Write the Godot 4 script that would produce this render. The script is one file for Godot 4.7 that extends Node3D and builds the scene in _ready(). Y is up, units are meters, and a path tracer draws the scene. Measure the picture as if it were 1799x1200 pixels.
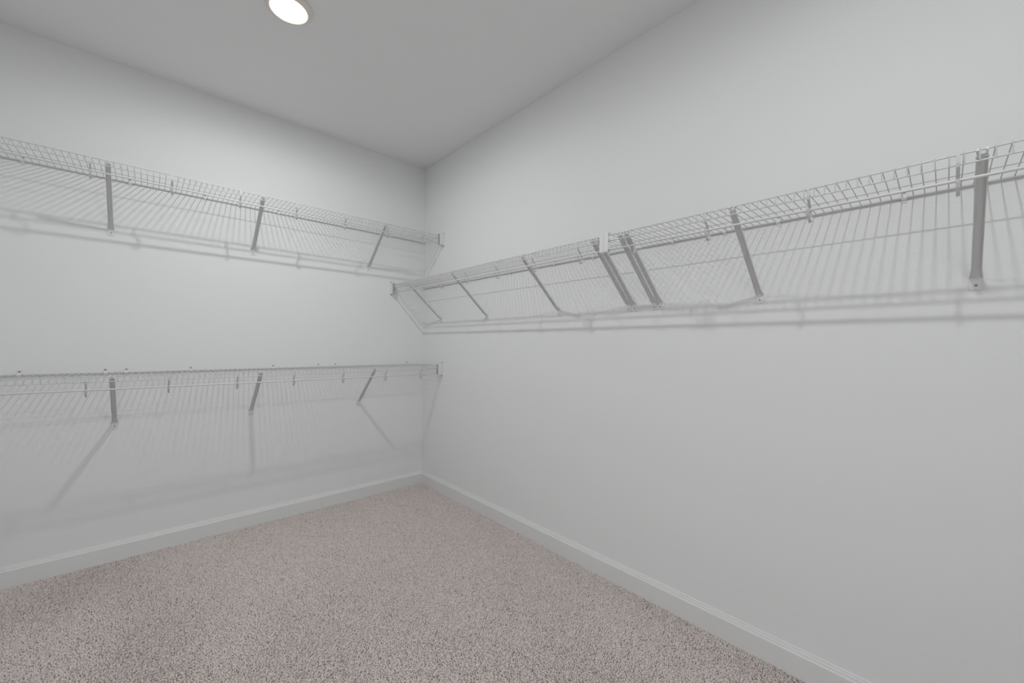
extends Node3D
# A walk-in closet: two walls meeting in a corner, wire shelves with hanging rods, carpet, a ceiling downlight.
# The corner stands at the origin: the left wall is the plane z = 0, the right wall the plane x = 0; metres, y up.

const CEIL := 2.74
const ROOM_X := -2.65          # the wall at the end of the left wall
const ROOM_Z := 4.13           # the wall behind the camera
const PILE := 0.008            # height of the carpet pile; its tips are at y = 0
const Y_RIGHT := 1.686         # front wire of the right-hand shelves
const Y_UPPER := 2.089
const Y_LOWER := 1.0285
const DEPTH := 0.305
const FILL_DOOR_X0 := -2.56         # an unseen open doorway, added behind the camera to let fill light in
const FILL_DOOR_X1 := -1.74
const FILL_DOOR_Y := 2.04
const ROD_DROP := 0.064
const RIGHT_TURN := -PI / 2

var paint: StandardMaterial3D
var ceiling_paint: StandardMaterial3D
var trim_paint: StandardMaterial3D
var coated: StandardMaterial3D
var shaded_wire_coat: StandardMaterial3D
var lamp_trim: StandardMaterial3D
var shade_grey: StandardMaterial3D
var arm_coat: StandardMaterial3D
var plastic: StandardMaterial3D
var screw_metal: StandardMaterial3D
var names := {}
var meshes := {}

func _ready() -> void:
	make_camera_and_light()
	make_materials()
	make_room()
	make_downlight(Vector3(-1.325, CEIL, 1.06), LAMP_ENERGY, "round white downlight glowing on the ceiling in front of the left wall")
	make_downlight(Vector3(-1.325, CEIL, 3.09), LAMP_ENERGY * 0.92, "round white downlight on the ceiling above the camera, out of frame")
	make_shelves()
	make_carpet()

func make_camera_and_light() -> void:
	var cam := Camera3D.new()
	cam.name = "camera"
	cam.fov = 81.4316
	cam.near = 0.02
	cam.transform = Transform3D(Basis(Vector3(0.737075, 0.010242, 0.675734), Vector3(-0.013733, 0.999906, -0.000176), Vector3(-0.675672, -0.00915, 0.737146)).orthonormalized(), Vector3(-1.778444, 1.203147, 3.088432))
	add_child(cam)
	cam.current = true
	var env := Environment.new()
	env.background_mode = Environment.BG_COLOR
	env.background_color = Color(0.97, 0.99, 1.0)
	env.background_energy_multiplier = DOOR_FILL  # bright backdrop, added as fill light that enters by the doorway
	env.tonemap_mode = Environment.TONE_MAPPER_LINEAR
	env.tonemap_exposure = 1.0
	env.sdfgi_enabled = true
	env.ssao_enabled = true
	env.ssil_enabled = true
	var we := WorldEnvironment.new()
	we.name = "world_environment"
	we.environment = env
	add_child(we)

const DOOR_FILL := 2.2  # strength of the fill light behind the added doorway
const LAMP_ENERGY := 0.92
const SPREAD := 0.2

# ---------------------------------------------------------------- helpers

func numbered(n: String) -> String:
	var k: int = names.get(n, 0)
	names[n] = k + 1
	return n if k == 0 else "%s_%03d" % [n, k]

class Shape:
	# Collects closed solids; every solid is turned so that its front faces run clockwise.
	var tri := PackedVector3Array()
	var groups := PackedInt32Array()
	func solid(t: PackedVector3Array, smooth: int) -> void:
		var vol := 0.0
		for i in range(0, t.size(), 3):
			vol += t[i].dot(t[i + 1].cross(t[i + 2]))
		for i in range(0, t.size(), 3):
			tri.append(t[i])
			if vol > 0.0:
				tri.append(t[i + 2]); tri.append(t[i + 1])
			else:
				tri.append(t[i + 1]); tri.append(t[i + 2])
			groups.append(smooth)
	func mesh() -> ArrayMesh:
		var st := SurfaceTool.new()
		st.begin(Mesh.PRIMITIVE_TRIANGLES)
		for i in groups.size():
			st.set_smooth_group(groups[i])
			for k in 3:
				st.add_vertex(tri[i * 3 + k])
		st.generate_normals()
		st.index()
		return st.commit()
	# rings: closed loops of equally many points
	func loft(rings: Array, smooth: int = -1, capped: bool = true) -> void:
		var t := PackedVector3Array()
		var n: int = rings[0].size()
		for r in rings.size() - 1:
			var a: PackedVector3Array = rings[r]
			var b: PackedVector3Array = rings[r + 1]
			for i in n:
				var j := (i + 1) % n
				t.append_array([a[i], a[j], b[j], a[i], b[j], b[i]])
		var ends := PackedVector3Array()
		if capped:
			for e in 2:
				var a: PackedVector3Array = rings[0] if e == 0 else rings[rings.size() - 1]
				var flat := PackedVector2Array()
				var nrm := Vector3.ZERO
				for i in n:
					nrm += a[i].cross(a[(i + 1) % n])
				nrm = nrm.normalized()
				var u := nrm.cross(Vector3(0.31, 0.57, 0.76)).normalized()
				var v := nrm.cross(u)
				for i in n:
					flat.append(Vector2(a[i].dot(u), a[i].dot(v)))
				var idx := Geometry2D.triangulate_polygon(flat)
				for k in range(0, idx.size(), 3):
					var p := a[idx[k]]; var q := a[idx[k + 1]]; var s := a[idx[k + 2]]
					var up := (q - p).cross(s - p).dot(nrm) > 0.0
					var want := e == 1
					if up == want:
						ends.append_array([p, q, s])
					else:
						ends.append_array([p, s, q])
		# sides and ends together decide the orientation, each keeps its own shading
		var all := t.duplicate()
		all.append_array(ends)
		var vol := 0.0
		for i in range(0, all.size(), 3):
			vol += all[i].dot(all[i + 1].cross(all[i + 2]))
		for i in range(0, all.size(), 3):
			tri.append(all[i])
			if vol > 0.0:
				tri.append(all[i + 2]); tri.append(all[i + 1])
			else:
				tri.append(all[i + 1]); tri.append(all[i + 2])
			groups.append(smooth if i < t.size() else -1)
	func tube(path: PackedVector3Array, r: float, sides: int = 10) -> void:
		var rings := []
		var n := path.size()
		var side := Vector3.ZERO
		for i in n:
			var d := (path[mini(i + 1, n - 1)] - path[maxi(i - 1, 0)]).normalized()
			if i == 0:
				side = d.cross(Vector3.UP if absf(d.y) < 0.9 else Vector3.RIGHT).normalized()
			side = (side - d * d.dot(side)).normalized()
			var up := d.cross(side)
			var ring := PackedVector3Array()
			for k in sides:
				var a := TAU * k / sides
				ring.append(path[i] + (side * cos(a) + up * sin(a)) * r)
			rings.append(ring)
		loft(rings, 1)
	# a rod with slightly rounded ends along +x
	func rod(x0: float, x1: float, y: float, z: float, r: float, sides: int = 12) -> void:
		var rings := []
		for e in [[x0, 0.6], [x0 + r * 0.4, 1.0], [x1 - r * 0.4, 1.0], [x1, 0.6]]:
			var ring := PackedVector3Array()
			for k in sides:
				var a := TAU * k / sides
				ring.append(Vector3(e[0], y + cos(a) * r * e[1], z + sin(a) * r * e[1]))
			rings.append(ring)
		loft(rings, 1)
	func box(lo: Vector3, hi: Vector3, c: float = 0.0) -> void:
		# a box whose edges along x, y and z are chamfered by c
		if c <= 0.0:
			loft([quad(lo, hi, hi.z, 0.0).duplicate(), quad(lo, hi, lo.z, 0.0)])
			return
		loft([quad(lo, hi, lo.z, c), quad(lo, hi, lo.z + c, 0.0), quad(lo, hi, hi.z - c, 0.0), quad(lo, hi, hi.z, c)])
	func quad(lo: Vector3, hi: Vector3, z: float, c: float) -> PackedVector3Array:
		return PackedVector3Array([Vector3(lo.x + c, lo.y + c, z), Vector3(hi.x - c, lo.y + c, z), Vector3(hi.x - c, hi.y - c, z), Vector3(lo.x + c, hi.y - c, z)])
	# a flat strip bent along a path given as (z, y), w wide along x and t thick
	func strip(path: PackedVector2Array, w: float, t: float, x: float = 0.0, flare: float = 1.0) -> void:
		var rings := []
		var n := path.size()
		for i in n:
			var d := (path[mini(i + 1, n - 1)] - path[maxi(i - 1, 0)]).normalized()
			var s := Vector2(-d.y, d.x) * t * 0.5
			var hw: float = w * 0.5 * lerpf(1.0, flare, float(i) / (n - 1))
			var a := path[i] + s
			var b := path[i] - s
			rings.append(PackedVector3Array([Vector3(x - hw, a.y, a.x), Vector3(x + hw, a.y, a.x), Vector3(x + hw, b.y, b.x), Vector3(x - hw, b.y, b.x)]))
		loft(rings)
	# a flat outline in (x, y), from z0 to z1
	func plate(outline: PackedVector2Array, z0: float, z1: float, c: float = 0.0) -> void:
		var rings := []
		var mid := Vector2.ZERO
		for p in outline:
			mid += p / outline.size()
		var zs := [[z0, 0.0], [z1 - c, 0.0], [z1, c]] if c > 0.0 else [[z0, 0.0], [z1, 0.0]]
		for e in zs:
			var ring := PackedVector3Array()
			for p in outline:
				var q: Vector2 = p - (p - mid).normalized() * float(e[1])
				ring.append(Vector3(q.x, q.y, e[0]))
			rings.append(ring)
		loft(rings)
	# a turned solid about the y axis: profile of (radius, y)
	func lathe(profile: PackedVector2Array, sides: int = 64, smooth: int = 1) -> void:
		var t := PackedVector3Array()
		var n := profile.size()
		for i in n:
			var a := profile[i]
			var b := profile[(i + 1) % n]
			for k in sides:
				var p := TAU * k / sides
				var q := TAU * (k + 1) / sides
				var a0 := Vector3(cos(p) * a.x, a.y, sin(p) * a.x); var a1 := Vector3(cos(q) * a.x, a.y, sin(q) * a.x)
				var b0 := Vector3(cos(p) * b.x, b.y, sin(p) * b.x); var b1 := Vector3(cos(q) * b.x, b.y, sin(q) * b.x)
				t.append_array([a0, a1, b1, a0, b1, b0])
		solid(t, smooth)

func add_mesh(called: String, m: Mesh, mat: Material, parent: Node = null) -> MeshInstance3D:
	var o := MeshInstance3D.new()
	o.mesh = m
	o.material_override = mat
	if parent:
		o.name = called
		parent.add_child(o, true)
	else:
		o.name = numbered(called)
		add_child(o, true)
	o.cast_shadow = GeometryInstance3D.SHADOW_CASTING_SETTING_ON
	return o

func thing(called: String, label: String, category: String, at: Vector3, turn: float = 0.0, group: String = "") -> Node3D:
	var o := Node3D.new()
	o.name = numbered(called)
	add_child(o, true)
	o.position = at
	o.rotation.y = turn
	o.set_meta("label", label)
	o.set_meta("category", category)
	if group:
		o.set_meta("group", group)
	return o

func structure(called: String, m: Mesh, mat: Material, label: String, category: String) -> MeshInstance3D:
	var o := add_mesh(called, m, mat)
	o.set_meta("kind", "structure")
	o.set_meta("label", label)
	o.set_meta("category", category)
	return o

# ---------------------------------------------------------------- materials

func grain(scale: float, seed_value: int, bump: float) -> NoiseTexture2D:
	var n := FastNoiseLite.new()
	n.seed = seed_value
	n.noise_type = FastNoiseLite.TYPE_SIMPLEX
	n.frequency = scale
	n.fractal_octaves = 3
	var t := NoiseTexture2D.new()
	t.width = 512
	t.height = 512
	t.seamless = true
	t.as_normal_map = true
	t.bump_strength = bump
	t.noise = n
	return t

func plain(c: Color, rough: float, spec: float = 0.5) -> StandardMaterial3D:
	var m := StandardMaterial3D.new()
	m.albedo_color = c
	m.roughness = rough
	m.metallic_specular = spec
	return m

func make_materials() -> void:
	paint = plain(Color(0.953, 0.957, 0.959), 0.85, 0.3)
	paint.normal_enabled = true
	paint.normal_texture = grain(0.06, 3, 1.2)
	paint.normal_scale = 0.12
	paint.uv1_triplanar = true
	paint.uv1_world_triplanar = true
	paint.uv1_scale = Vector3(3, 3, 3)
	ceiling_paint = plain(Color(0.965, 0.967, 0.968), 0.95, 0.2)
	trim_paint = plain(Color(0.93, 0.935, 0.932), 0.4, 0.5)
	coated = plain(Color(0.89, 0.895, 0.89), 0.4, 0.5)
	arm_coat = plain(Color(0.90, 0.905, 0.905), 0.45, 0.4)
	shaded_wire_coat = plain(Color(0.84, 0.843, 0.842), 0.45, 0.45)  # darker copy of the coating, shade under the deck put into its colour
	lamp_trim = plain(Color(0.955, 0.93, 0.90), 0.5, 0.4)
	shade_grey = plain(Color(0.7, 0.7, 0.7), 0.7, 0.3)
	plastic = plain(Color(0.93, 0.932, 0.93), 0.5, 0.4)
	screw_metal = plain(Color(0.6, 0.6, 0.6), 0.45, 0.5)
	screw_metal.metallic = 0.6

# ---------------------------------------------------------------- the room

func slab(lo: Vector3, hi: Vector3) -> ArrayMesh:
	var s := Shape.new()
	s.box(lo, hi)
	return s.mesh()

func make_room() -> void:
	var t := 0.12
	structure("wall_left", slab(Vector3(ROOM_X - t, -0.12, -t), Vector3(t, CEIL, 0)), paint, "smooth light grey painted wall on the left of the corner, carrying two shelves", "wall")
	structure("wall_right", slab(Vector3(0, -0.12, 0), Vector3(t, CEIL, ROOM_Z)), paint, "smooth light grey painted wall on the right of the corner, carrying one long shelf", "wall")
	structure("wall_front", slab(Vector3(ROOM_X - t, -0.12, 0), Vector3(ROOM_X, CEIL, ROOM_Z)), paint, "light grey painted wall facing the long right wall, out of frame", "wall")
	var back := Shape.new()
	back.box(Vector3(ROOM_X - t, -0.12, ROOM_Z), Vector3(FILL_DOOR_X0, CEIL, ROOM_Z + t))
	back.box(Vector3(FILL_DOOR_X1, -0.12, ROOM_Z), Vector3(t, CEIL, ROOM_Z + t))
	back.box(Vector3(FILL_DOOR_X0, FILL_DOOR_Y, ROOM_Z), Vector3(FILL_DOOR_X1, CEIL, ROOM_Z + t))
	structure("wall_back", back.mesh(), paint, "light grey painted wall behind the camera, out of frame", "wall")
	structure("ceiling", slab(Vector3(ROOM_X - t, CEIL, -t), Vector3(t, CEIL + t, ROOM_Z + t)), ceiling_paint, "flat light grey painted ceiling above both walls", "ceiling")
	# baseboards: a flat board with a small stepped moulding along its top
	var prof := PackedVector2Array([Vector2(0, 0.1005), Vector2(0.0035, 0.1005), Vector2(0.0052, 0.0990), Vector2(0.0056, 0.0945), Vector2(0.0062, 0.0930), Vector2(0.0085, 0.0920), Vector2(0.0098, 0.0885), Vector2(0.0102, 0.0845), Vector2(0.0112, 0.0828), Vector2(0.0136, 0.0818), Vector2(0.0148, 0.0790), Vector2(0.0148, -PILE), Vector2(0, -PILE)])
	var m0 := 0.0148
	var runs := [
		["baseboard_left", Vector3(ROOM_X, 0, 0), Vector3(1, 0, 0), Vector3(0, 0, 1), -ROOM_X, "white baseboard with stepped top edge along the foot of the left wall"],
		["baseboard_right", Vector3(0, 0, 0), Vector3(0, 0, 1), Vector3(-1, 0, 0), ROOM_Z, "white baseboard with stepped top edge along the foot of the right wall"],
		["baseboard_front", Vector3(ROOM_X, 0, 0), Vector3(0, 0, 1), Vector3(1, 0, 0), ROOM_Z, "white baseboard along the unseen wall opposite the right wall"],
		["baseboard_back", Vector3(FILL_DOOR_X1 + 0.06, 0, ROOM_Z), Vector3(1, 0, 0), Vector3(0, 0, -1), -FILL_DOOR_X1 - 0.06, "white baseboard along the unseen wall behind the camera"],
	]
	for r in runs:
		var s := Shape.new()
		var rings := []
		for e in 2:
			var ring := PackedVector3Array()
			for p in prof:
				# mitred where two boards meet
				var along: float = p.x if e == 0 else r[4] - p.x
				ring.append(r[1] + r[2] * along + r[3] * p.x + Vector3.UP * p.y)
			rings.append(ring)
		s.loft(rings)
		structure(r[0], s.mesh(), trim_paint, r[5], "baseboard")
	# the doorway added for fill light behind the camera: casing on both faces, and the floor that goes on outside
	var d := Shape.new()
	for z in [[ROOM_Z - 0.012, ROOM_Z], [ROOM_Z + t, ROOM_Z + t + 0.012]]:
		d.box(Vector3(FILL_DOOR_X0 - 0.058, -PILE, z[0]), Vector3(FILL_DOOR_X0, FILL_DOOR_Y + 0.058, z[1]))
		d.box(Vector3(FILL_DOOR_X1, -PILE, z[0]), Vector3(FILL_DOOR_X1 + 0.058, FILL_DOOR_Y + 0.058, z[1]))
		d.box(Vector3(FILL_DOOR_X0, FILL_DOOR_Y, z[0]), Vector3(FILL_DOOR_X1, FILL_DOOR_Y + 0.058, z[1]))
	structure("trim_1", d.mesh(), trim_paint, "white casing round the doorway added for fill light behind the camera, out of frame", "door casing")
	structure("floor_outside_added", slab(Vector3(-7, -0.12, ROOM_Z), Vector3(4, -PILE, 12)), plain(Color(0.72, 0.68, 0.66), 1.0, 0.1), "beige carpet laid beyond the added doorway, out of frame", "carpet")
	# the bead of caulk down the corner between the two walls
	var b := Shape.new()
	b.loft([PackedVector3Array([Vector3(0.001, 0.1, -0.001), Vector3(-0.0045, 0.1, -0.001), Vector3(-0.0045, 0.1, 0.0002), Vector3(-0.0012, 0.1, 0.0012), Vector3(-0.0002, 0.1, 0.0045), Vector3(0.001, 0.1, 0.0045)]), PackedVector3Array([Vector3(0.001, CEIL, -0.001), Vector3(-0.0045, CEIL, -0.001), Vector3(-0.0045, CEIL, 0.0002), Vector3(-0.0012, CEIL, 0.0012), Vector3(-0.0002, CEIL, 0.0045), Vector3(0.001, CEIL, 0.0045)])])
	structure("trim_2", b.mesh(), trim_paint, "thin pale bead of caulk down the corner where the two walls meet", "caulk bead")
	# a faint filled and painted-over spot low on the right wall
	var o := PackedVector2Array()
	for k in 24:
		var a := TAU * k / 24
		o.append(Vector2(signf(cos(a)) * pow(absf(cos(a)), 0.6) * 0.020, signf(sin(a)) * pow(absf(sin(a)), 0.6) * 0.033))
	var s := Shape.new()
	s.plate(o, -0.0005, 0.0011, 0.001)
	var patch := add_mesh("wall_patch", s.mesh(), paint)
	patch.position = Vector3(0, 0.675, 0.89)
	patch.rotation.y = RIGHT_TURN
	patch.set_meta("label", "faint painted-over spot low on the right wall near the corner")
	patch.set_meta("category", "wall patch")

func make_downlight(at: Vector3, energy: float, label: String) -> void:
	var t := thing("ceiling_downlight", label, "downlight", at, 0.0, "ceiling downlights")
	var s := Shape.new()
	s.lathe(PackedVector2Array([Vector2(0.0745, 0.0), Vector2(0.0985, 0.0), Vector2(0.0985, -0.003), Vector2(0.0965, -0.006), Vector2(0.0895, -0.0125), Vector2(0.0835, -0.0165), Vector2(0.0785, -0.0178), Vector2(0.0748, -0.0165)]), 96)
	add_mesh("trim_ring", s.mesh(), lamp_trim, t)
	var lens := Shape.new()
	lens.lathe(PackedVector2Array([Vector2(0.0, -0.004), Vector2(0.0743, -0.004), Vector2(0.0743, -0.0165), Vector2(0.0700, -0.0205), Vector2(0.0560, -0.0232), Vector2(0.03, -0.0248), Vector2(0.0, -0.0253)]), 96)
	var glow := plain(Color(0.95, 0.93, 0.9), 0.6)
	glow.emission_enabled = true
	glow.emission = Color(1.0, 0.955, 0.89)
	glow.emission_energy_multiplier = 4.5
	add_mesh("lens", lens.mesh(), glow, t)
	var l := AreaLight3D.new()
	l.name = "downlight_glow"
	l.area_size = Vector2(0.052, 0.052)
	l.light_energy = energy
	l.light_color = Color(0.992, 0.998, 1.0)
	l.shadow_enabled = true
	l.set("area_range", 12.0)
	l.position = Vector3(0, -0.0268, 0)
	l.rotation.x = -PI / 2
	t.add_child(l)
	# the domed lens also throws light out sideways, below the ceiling
	var w := SpotLight3D.new()
	w.name = "downlight_spread"
	w.spot_angle = 87.0
	w.spot_angle_attenuation = 0.25
	w.spot_range = 12.0
	w.spot_attenuation = 2.0
	w.light_size = 0.026
	w.light_energy = energy * SPREAD
	w.light_color = Color(0.992, 0.998, 1.0)
	w.shadow_enabled = true
	w.position = Vector3(0, -0.0285, 0)
	w.rotation.x = -PI / 2
	t.add_child(w)

# ---------------------------------------------------------------- wire shelves
# Each shelf is built along its own x, with y up and z away from the wall.

func kept(key: String, build: Callable) -> Mesh:
	if not meshes.has(key):
		var s := Shape.new()
		build.call(s)
		meshes[key] = s.mesh()
	return meshes[key]

func make_shelf(label: String, at: Vector3, turn: float, length: float, first_wire: float, hooks: Array, clips: Array) -> void:
	var t := thing("wire_shelf", label, "shelf", at, turn, "white wire closet shelves")
	for w in [["back_wire", 0.0, 0.0060, 0.0034], ["middle_wire", -0.0004, 0.132, 0.0015], ["front_wire", 0.0, DEPTH, 0.0024], ["lip_wire", -0.0255, DEPTH, 0.0024]]:
		var s := Shape.new()
		s.rod(0.002, length - 0.002, w[1], w[2], w[3], 10)
		add_mesh(w[0], s.mesh(), coated if w[2] > 0.3 else shaded_wire_coat, t)
	var cross := kept("cross", func(s: Shape):
		s.tube(PackedVector3Array([Vector3(0, 0.0034, 0.0012), Vector3(0, 0.0036, 0.15), Vector3(0, 0.0036, 0.3015), Vector3(0, 0.0027, 0.3058), Vector3(0, 0.0004, 0.3083), Vector3(0, -0.003, 0.3088), Vector3(0, -0.0235, 0.3088)]), 0.0014, 8))
	var x := first_wire
	while x < length - 0.004:
		var c := add_mesh("cross_wire", cross, shaded_wire_coat, t)
		c.position.x = x
		x += 0.02485
	var hook := kept("hook", func(s: Shape):
		s.strip(PackedVector2Array([Vector2(0.3012, -0.0030), Vector2(0.3016, 0.0012), Vector2(0.3046, 0.0034), Vector2(0.3084, 0.0018), Vector2(0.3098, -0.0020), Vector2(0.3112, -0.022), Vector2(0.3090, -0.0310), Vector2(0.2980, -0.0420), Vector2(0.2880, -0.0520), Vector2(0.2790, -0.0660), Vector2(0.2745, -0.0800), Vector2(0.2770, -0.0920), Vector2(0.2850, -0.0975), Vector2(0.2960, -0.0910), Vector2(0.3050, -0.0800), Vector2(0.3105, -0.0690), Vector2(0.3125, -0.0610)]), 0.0070, 0.0014))
	for h in hooks:
		var o := add_mesh("rod_hook", hook, shaded_wire_coat, t)
		o.position.x = h
	var clip := kept("clip", func(s: Shape):
		s.strip(PackedVector2Array([Vector2(0.0012, 0.026), Vector2(0.0014, 0.008), Vector2(0.0040, 0.0048), Vector2(0.0085, 0.0040), Vector2(0.0100, 0.0), Vector2(0.0085, -0.0045), Vector2(0.0040, -0.0056), Vector2(0.0014, -0.0100), Vector2(0.0012, -0.0150)]), 0.013, 0.002))
	var head := kept("clip_screw", func(s: Shape):
		s.lathe(PackedVector2Array([Vector2(0, 0), Vector2(0.0044, 0), Vector2(0.0042, 0.0014), Vector2(0.0024, 0.0028), Vector2(0, 0.0030)]), 14))
	for c in clips:
		var o := add_mesh("wall_clip", clip, plastic, t)
		o.position.x = c
		var sc := add_mesh("screw", head, screw_metal, o)
		sc.position = Vector3(0, 0.0185, 0.0018)
		sc.rotation.x = PI / 2

func make_rod(label: String, at: Vector3, turn: float, length: float) -> void:
	var s := Shape.new()
	s.rod(0.003, length - 0.003, 0, 0, 0.0040, 14)
	var o := add_mesh("hanging_rod", s.mesh(), coated)
	o.position = at
	o.rotation.y = turn
	o.set_meta("label", label)
	o.set_meta("category", "hanging rod")
	o.set_meta("group", "hanging rods under the shelves")

func make_bracket(label: String, at: Vector3, turn: float, group: String) -> void:
	# origin at the screw of the foot, on the wall
	var t := thing("shelf_bracket", label, "bracket", at, turn, group)
	var arm := kept("arm", func(s: Shape):
		var a := Vector2(0.0040, 0.0235)          # (z, y) at the wall
		var b := Vector2(0.3020, 0.2870)         # under the front wire
		var d := (b - a).normalized()
		var n := Vector2(d.y, -d.x)              # down and away from the wall
		var rings := []
		for e in [[0.0, 1.32], [0.03, 1.22], [0.075, 1.06], [0.13, 1.0], [0.92, 0.98], [1.0, 1.0]]:
			var ring := PackedVector3Array()
			var c := a.lerp(b, e[0])
			var deep: float = 0.0085 if e[0] > 0.08 else 0.0030 + 0.0055 * e[0] / 0.08
			for q in [[-0.0105, 0.0], [0.0105, 0.0], [0.0105, deep], [0.0087, deep], [0.0080, 0.0018], [-0.0080, 0.0018], [-0.0087, deep], [-0.0105, deep]]:
				var p: Vector2 = c + n * float(q[1])
				ring.append(Vector3(q[0] * e[1], p.y, p.x))
			rings.append(ring)
		s.loft(rings))
	add_mesh("arm", arm, arm_coat, t)
	var foot := kept("foot", func(s: Shape):
		s.plate(PackedVector2Array([Vector2(-0.0138, 0.026), Vector2(-0.0148, 0.004), Vector2(-0.0150, -0.007), Vector2(-0.0135, -0.0115), Vector2(-0.0090, -0.0135), Vector2(0.0090, -0.0135), Vector2(0.0135, -0.0115), Vector2(0.0150, -0.007), Vector2(0.0148, 0.004), Vector2(0.0138, 0.026)]), 0.0, 0.0034, 0.0010))
	add_mesh("foot_plate", foot, plastic, t)
	var head := kept("foot_screw", func(s: Shape):
		s.lathe(PackedVector2Array([Vector2(0, 0), Vector2(0.0033, 0), Vector2(0.0031, 0.0010), Vector2(0.0018, 0.0020), Vector2(0, 0.0022)]), 14))
	var sc := add_mesh("screw", head, screw_metal, t)
	sc.position = Vector3(0, 0.0005, 0.0033)
	sc.rotation.x = PI / 2
	# the arm's top end hooks over the front wire of the shelf
	var top := kept("top_hook", func(s: Shape):
		for k in [-1, 1]:
			s.strip(PackedVector2Array([Vector2(0.2985, 0.2800), Vector2(0.3005, 0.2900), Vector2(0.3014, 0.2968), Vector2(0.3048, 0.2992), Vector2(0.3086, 0.2970), Vector2(0.3098, 0.2920)]), 0.0045, 0.0014, 0.0075 * k))
	add_mesh("top_hook", top, plastic, t)

func make_end_bracket(label: String, at: Vector3, turn: float, side: float) -> void:
	# origin on the end wall, where the front wire of the shelf meets it; the sleeve runs along the shelf
	var t := thing("end_bracket", label, "bracket", at, turn, "end brackets in the corner")
	var s := Shape.new()
	var far := 0.044 * side
	var x0 := minf(0.0, far)
	var x1 := maxf(0.0, far)
	s.box(Vector3(x0, -0.0705, 0.0092), Vector3(x1, 0.0140, 0.0115), 0.0007)      # front face
	s.box(Vector3(x0, 0.0118, -0.0120), Vector3(x1, 0.0140, 0.0095), 0.0007)      # top
	s.box(Vector3(x0, -0.0727, -0.0120), Vector3(x1, -0.0705, 0.0115), 0.0007)    # bottom
	add_mesh("sleeve", s.mesh(), plastic, t)
	# a grey strip that stands in for the shade in the sleeve's open end
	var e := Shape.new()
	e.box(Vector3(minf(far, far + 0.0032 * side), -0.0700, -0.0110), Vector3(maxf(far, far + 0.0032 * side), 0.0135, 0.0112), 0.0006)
	add_mesh("sleeve_shade", e.mesh(), shade_grey, t)
	var w := Shape.new()
	var wx := 0.0026 * side
	w.box(Vector3(minf(0.0, wx), -0.0850, -0.0125), Vector3(maxf(0.0, wx), 0.0330, 0.0150), 0.0006)
	add_mesh("wall_plate", w.mesh(), plastic, t)
	for y in [0.0250, -0.0785]:
		var h := Shape.new()
		h.lathe(PackedVector2Array([Vector2(0, 0), Vector2(0.0044, 0), Vector2(0.0042, 0.0016), Vector2(0.0024, 0.0032), Vector2(0, 0.0034)]), 14)
		var sc := add_mesh("screw", h.mesh(), screw_metal, t)
		sc.position = Vector3(wx, y, 0.002)
		sc.rotation.z = -PI / 2 * side

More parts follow.
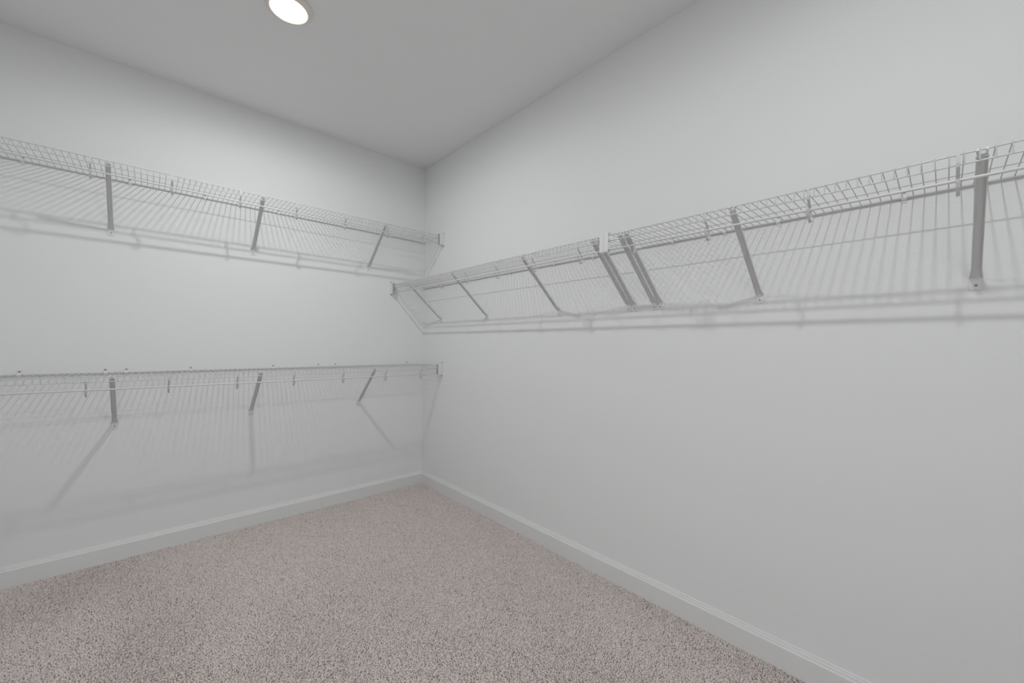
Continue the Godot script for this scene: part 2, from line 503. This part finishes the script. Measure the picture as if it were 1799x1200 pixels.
func make_shelves() -> void:
	var joint := 2.0795
	# right wall: two lengths that meet at a splice
	var hooks_far := [0.741, 1.036, 1.334, 1.631, 1.933]
	var hooks_near := []
	for k in 5:
		hooks_near.append(2.205 + 0.3018 * k - joint)
	make_shelf("white wire shelf on the right wall, the length running into the corner", Vector3(0, Y_RIGHT, 0.0), RIGHT_TURN, joint, fposmod(2.8225, 0.02485), hooks_far, [0.293, 0.742, 1.13, 1.52, 1.80])
	make_shelf("white wire shelf on the right wall, the length nearer the camera past the splice", Vector3(0, Y_RIGHT, joint), RIGHT_TURN, ROOM_Z - joint, fposmod(2.8225 - joint, 0.02485), hooks_near, [2.243 - joint, 2.466 - joint, 2.657 - joint, 3.0 - joint])
	make_rod("thin white rod under the right wall shelf, from the corner to the splice", Vector3(-DEPTH, Y_RIGHT - ROD_DROP, 0.0), RIGHT_TURN, joint)
	make_rod("thin white rod under the right wall shelf, from the splice towards the camera", Vector3(-DEPTH, Y_RIGHT - ROD_DROP, joint), RIGHT_TURN, ROOM_Z - joint)
	make_splice(Vector3(-DEPTH, Y_RIGHT, joint))
	# left wall: an upper and a lower shelf
	var hu := []
	for x in [-2.30, -1.997, -1.695, -1.391, -1.092, -0.787, -0.480, -0.187]:
		hu.append(x - ROOM_X)
	var cu := []
	for x in [-2.248, -1.866, -1.532, -1.132, -0.693, -0.327]:
		cu.append(x - ROOM_X)
	var cl := []
	for x in [-2.245, -1.948, -1.866, -1.586, -1.149, -0.862, -0.742, -0.160]:
		cl.append(x - ROOM_X)
	make_shelf("upper white wire shelf high on the left wall", Vector3(ROOM_X, Y_UPPER, 0), 0.0, -ROOM_X, 0.011, hu, cu)
	make_shelf("lower white wire shelf at waist height on the left wall", Vector3(ROOM_X, Y_LOWER, 0), 0.0, -ROOM_X, 0.017, hu, cl)
	make_rod("thin white rod under the upper shelf on the left wall", Vector3(ROOM_X, Y_UPPER - ROD_DROP, DEPTH), 0.0, -ROOM_X)
	make_rod("thin white rod under the lower shelf on the left wall", Vector3(ROOM_X, Y_LOWER - ROD_DROP, DEPTH), 0.0, -ROOM_X)
	# brackets
	var right := [
		[0.290, "white diagonal bracket on the right wall, closest to the corner"],
		[0.886, "white diagonal bracket on the right wall, second from the corner"],
		[1.556, "white diagonal bracket on the right wall, third from the corner, standing alone before the splice"],
		[2.016, "white bracket left of the splice plate, the one of that pair on the corner side"],
		[2.046, "white bracket left of the splice plate, the one of that pair beside the splice"],
		[2.153, "white bracket right of the splice plate, the one of that pair beside the splice"],
		[2.183, "white bracket right of the splice plate, the one of that pair away from the splice"],
		[2.595, "white diagonal bracket standing alone between the splice pairs and the widest bracket"],
		[3.1495, "white broad-looking upright bracket on the right wall, closest to the camera"],
	]
	for b in right:
		make_bracket(b[1], Vector3(0, Y_RIGHT - 0.2955, b[0]), RIGHT_TURN, "brackets of the right wall shelf")
	for b in [[-0.500, "white diagonal bracket under the upper left shelf, closest to the corner"], [-1.277, "white diagonal bracket under the upper left shelf, middle one of three"], [-1.937, "white diagonal bracket under the upper left shelf, farthest from the corner"]]:
		make_bracket(b[1], Vector3(b[0], Y_UPPER - 0.2955, 0), 0.0, "brackets of the upper left shelf")
	for b in [[-0.566, "white diagonal bracket under the lower left shelf, closest to the corner"], [-1.275, "white diagonal bracket under the lower left shelf, middle one of three"], [-1.908, "white diagonal bracket under the lower left shelf, farthest from the corner"]]:
		make_bracket(b[1], Vector3(b[0], Y_LOWER - 0.2955, 0), 0.0, "brackets of the lower left shelf")
	# caps that hold the shelf ends on the opposite wall
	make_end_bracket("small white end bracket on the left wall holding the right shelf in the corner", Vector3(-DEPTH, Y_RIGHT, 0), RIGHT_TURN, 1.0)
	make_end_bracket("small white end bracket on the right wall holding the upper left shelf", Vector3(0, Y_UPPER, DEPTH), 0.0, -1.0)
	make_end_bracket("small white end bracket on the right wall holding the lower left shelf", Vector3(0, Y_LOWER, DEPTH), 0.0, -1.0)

func make_splice(at: Vector3) -> void:
	var t := thing("splice_plate", "small upright white plate joining the two lengths of the right wall shelf", "splice plate", at, RIGHT_TURN)
	var s := Shape.new()
	s.box(Vector3(-0.022, -0.0700, 0.0092), Vector3(0.022, 0.0110, 0.0116), 0.0007)
	s.box(Vector3(-0.022, 0.0085, -0.0080), Vector3(0.022, 0.0110, 0.0095), 0.0007)
	s.box(Vector3(-0.022, -0.0725, -0.0080), Vector3(0.022, -0.0700, 0.0116), 0.0007)
	add_mesh("plate", s.mesh(), plastic, t)
	var r := Shape.new()
	r.box(Vector3(-0.0016, -0.0690, 0.0112), Vector3(0.0016, 0.0100, 0.0136), 0.0008)
	add_mesh("rib", r.mesh(), plastic, t)

# ---------------------------------------------------------------- carpet

func make_carpet() -> void:
	var base := plain(Color(0.72, 0.68, 0.66), 1.0, 0.1)
	var floor_node := structure("floor", slab(Vector3(ROOM_X, -0.12, 0), Vector3(0, -PILE, ROOM_Z)), base, "beige cut-pile carpet covering the whole floor", "carpet")
	# one tuft: a small rounded bundle of yarn
	var s := Shape.new()
	var rings := []
	for e in [[0.0, 0.0020], [0.45, 0.0030], [0.8, 0.0026], [1.0, 0.0011]]:
		var ring := PackedVector3Array()
		for k in 5:
			var a: float = TAU * k / 5 + e[0] * 0.7
			ring.append(Vector3(cos(a) * e[1], PILE * e[0], sin(a) * e[1]))
		rings.append(ring)
	s.loft(rings, 1)
	var yarn := plain(Color(1, 1, 1), 1.0, 0.1)
	yarn.vertex_color_use_as_albedo = true
	var tuft := s.mesh()
	tuft.surface_set_material(0, yarn)
	var rng := RandomNumberGenerator.new()
	rng.seed = 20817
	var lay := FastNoiseLite.new()
	lay.seed = 5
	lay.frequency = 0.9
	lay.fractal_octaves = 2
	var fine := FastNoiseLite.new()
	fine.seed = 11
	fine.frequency = 22.0
	var step := 0.0052
	var nx := int(-ROOM_X / step)
	var nz := int(ROOM_Z / step)
	var buf := PackedFloat32Array()
	buf.resize(nx * nz * 16)
	var i := 0
	for ix in nx:
		for iz in nz:
			var x := ROOM_X + (ix + 0.5 + rng.randf_range(-0.45, 0.45)) * step
			var z := (iz + 0.5 + rng.randf_range(-0.45, 0.45)) * step
			# the pile leans one way or the other, as a vacuum cleaner leaves it
			var l := lay.get_noise_2d(x * 1.6 + z * 0.5, z * 0.8 - x * 0.4) * 1.7
			var lx := l * 0.45 + rng.randf_range(-0.35, 0.35)
			var lz := l * 0.35 + rng.randf_range(-0.35, 0.35)
			var a := rng.randf() * TAU
			var w := rng.randf_range(0.85, 1.25)
			var h := rng.randf_range(0.62, 1.12) + fine.get_noise_2d(x, z) * 0.12
			var c := cos(a) * w
			var d := sin(a) * w
			buf[i] = c; buf[i + 1] = lx * h; buf[i + 2] = d; buf[i + 3] = x
			buf[i + 4] = 0.0; buf[i + 5] = h; buf[i + 6] = 0.0; buf[i + 7] = -PILE
			buf[i + 8] = -d; buf[i + 9] = lz * h; buf[i + 10] = c; buf[i + 11] = z
			var tone := rng.randf_range(0.86, 1.14)
			if rng.randf() < 0.03:
				tone *= 0.6
			var warm := rng.randf_range(-0.012, 0.012)
			buf[i + 12] = (0.80 + warm) * tone
			buf[i + 13] = 0.722 * tone
			buf[i + 14] = (0.692 - warm) * tone
			buf[i + 15] = 1.0
			i += 16
	var mm := MultiMesh.new()
	mm.transform_format = MultiMesh.TRANSFORM_3D
	mm.use_colors = true
	mm.mesh = tuft
	mm.instance_count = nx * nz
	mm.buffer = buf
	var p := MultiMeshInstance3D.new()
	p.name = "carpet_pile"
	p.multimesh = mm
	p.set_meta("kind", "stuff")
	floor_node.add_child(p, true)
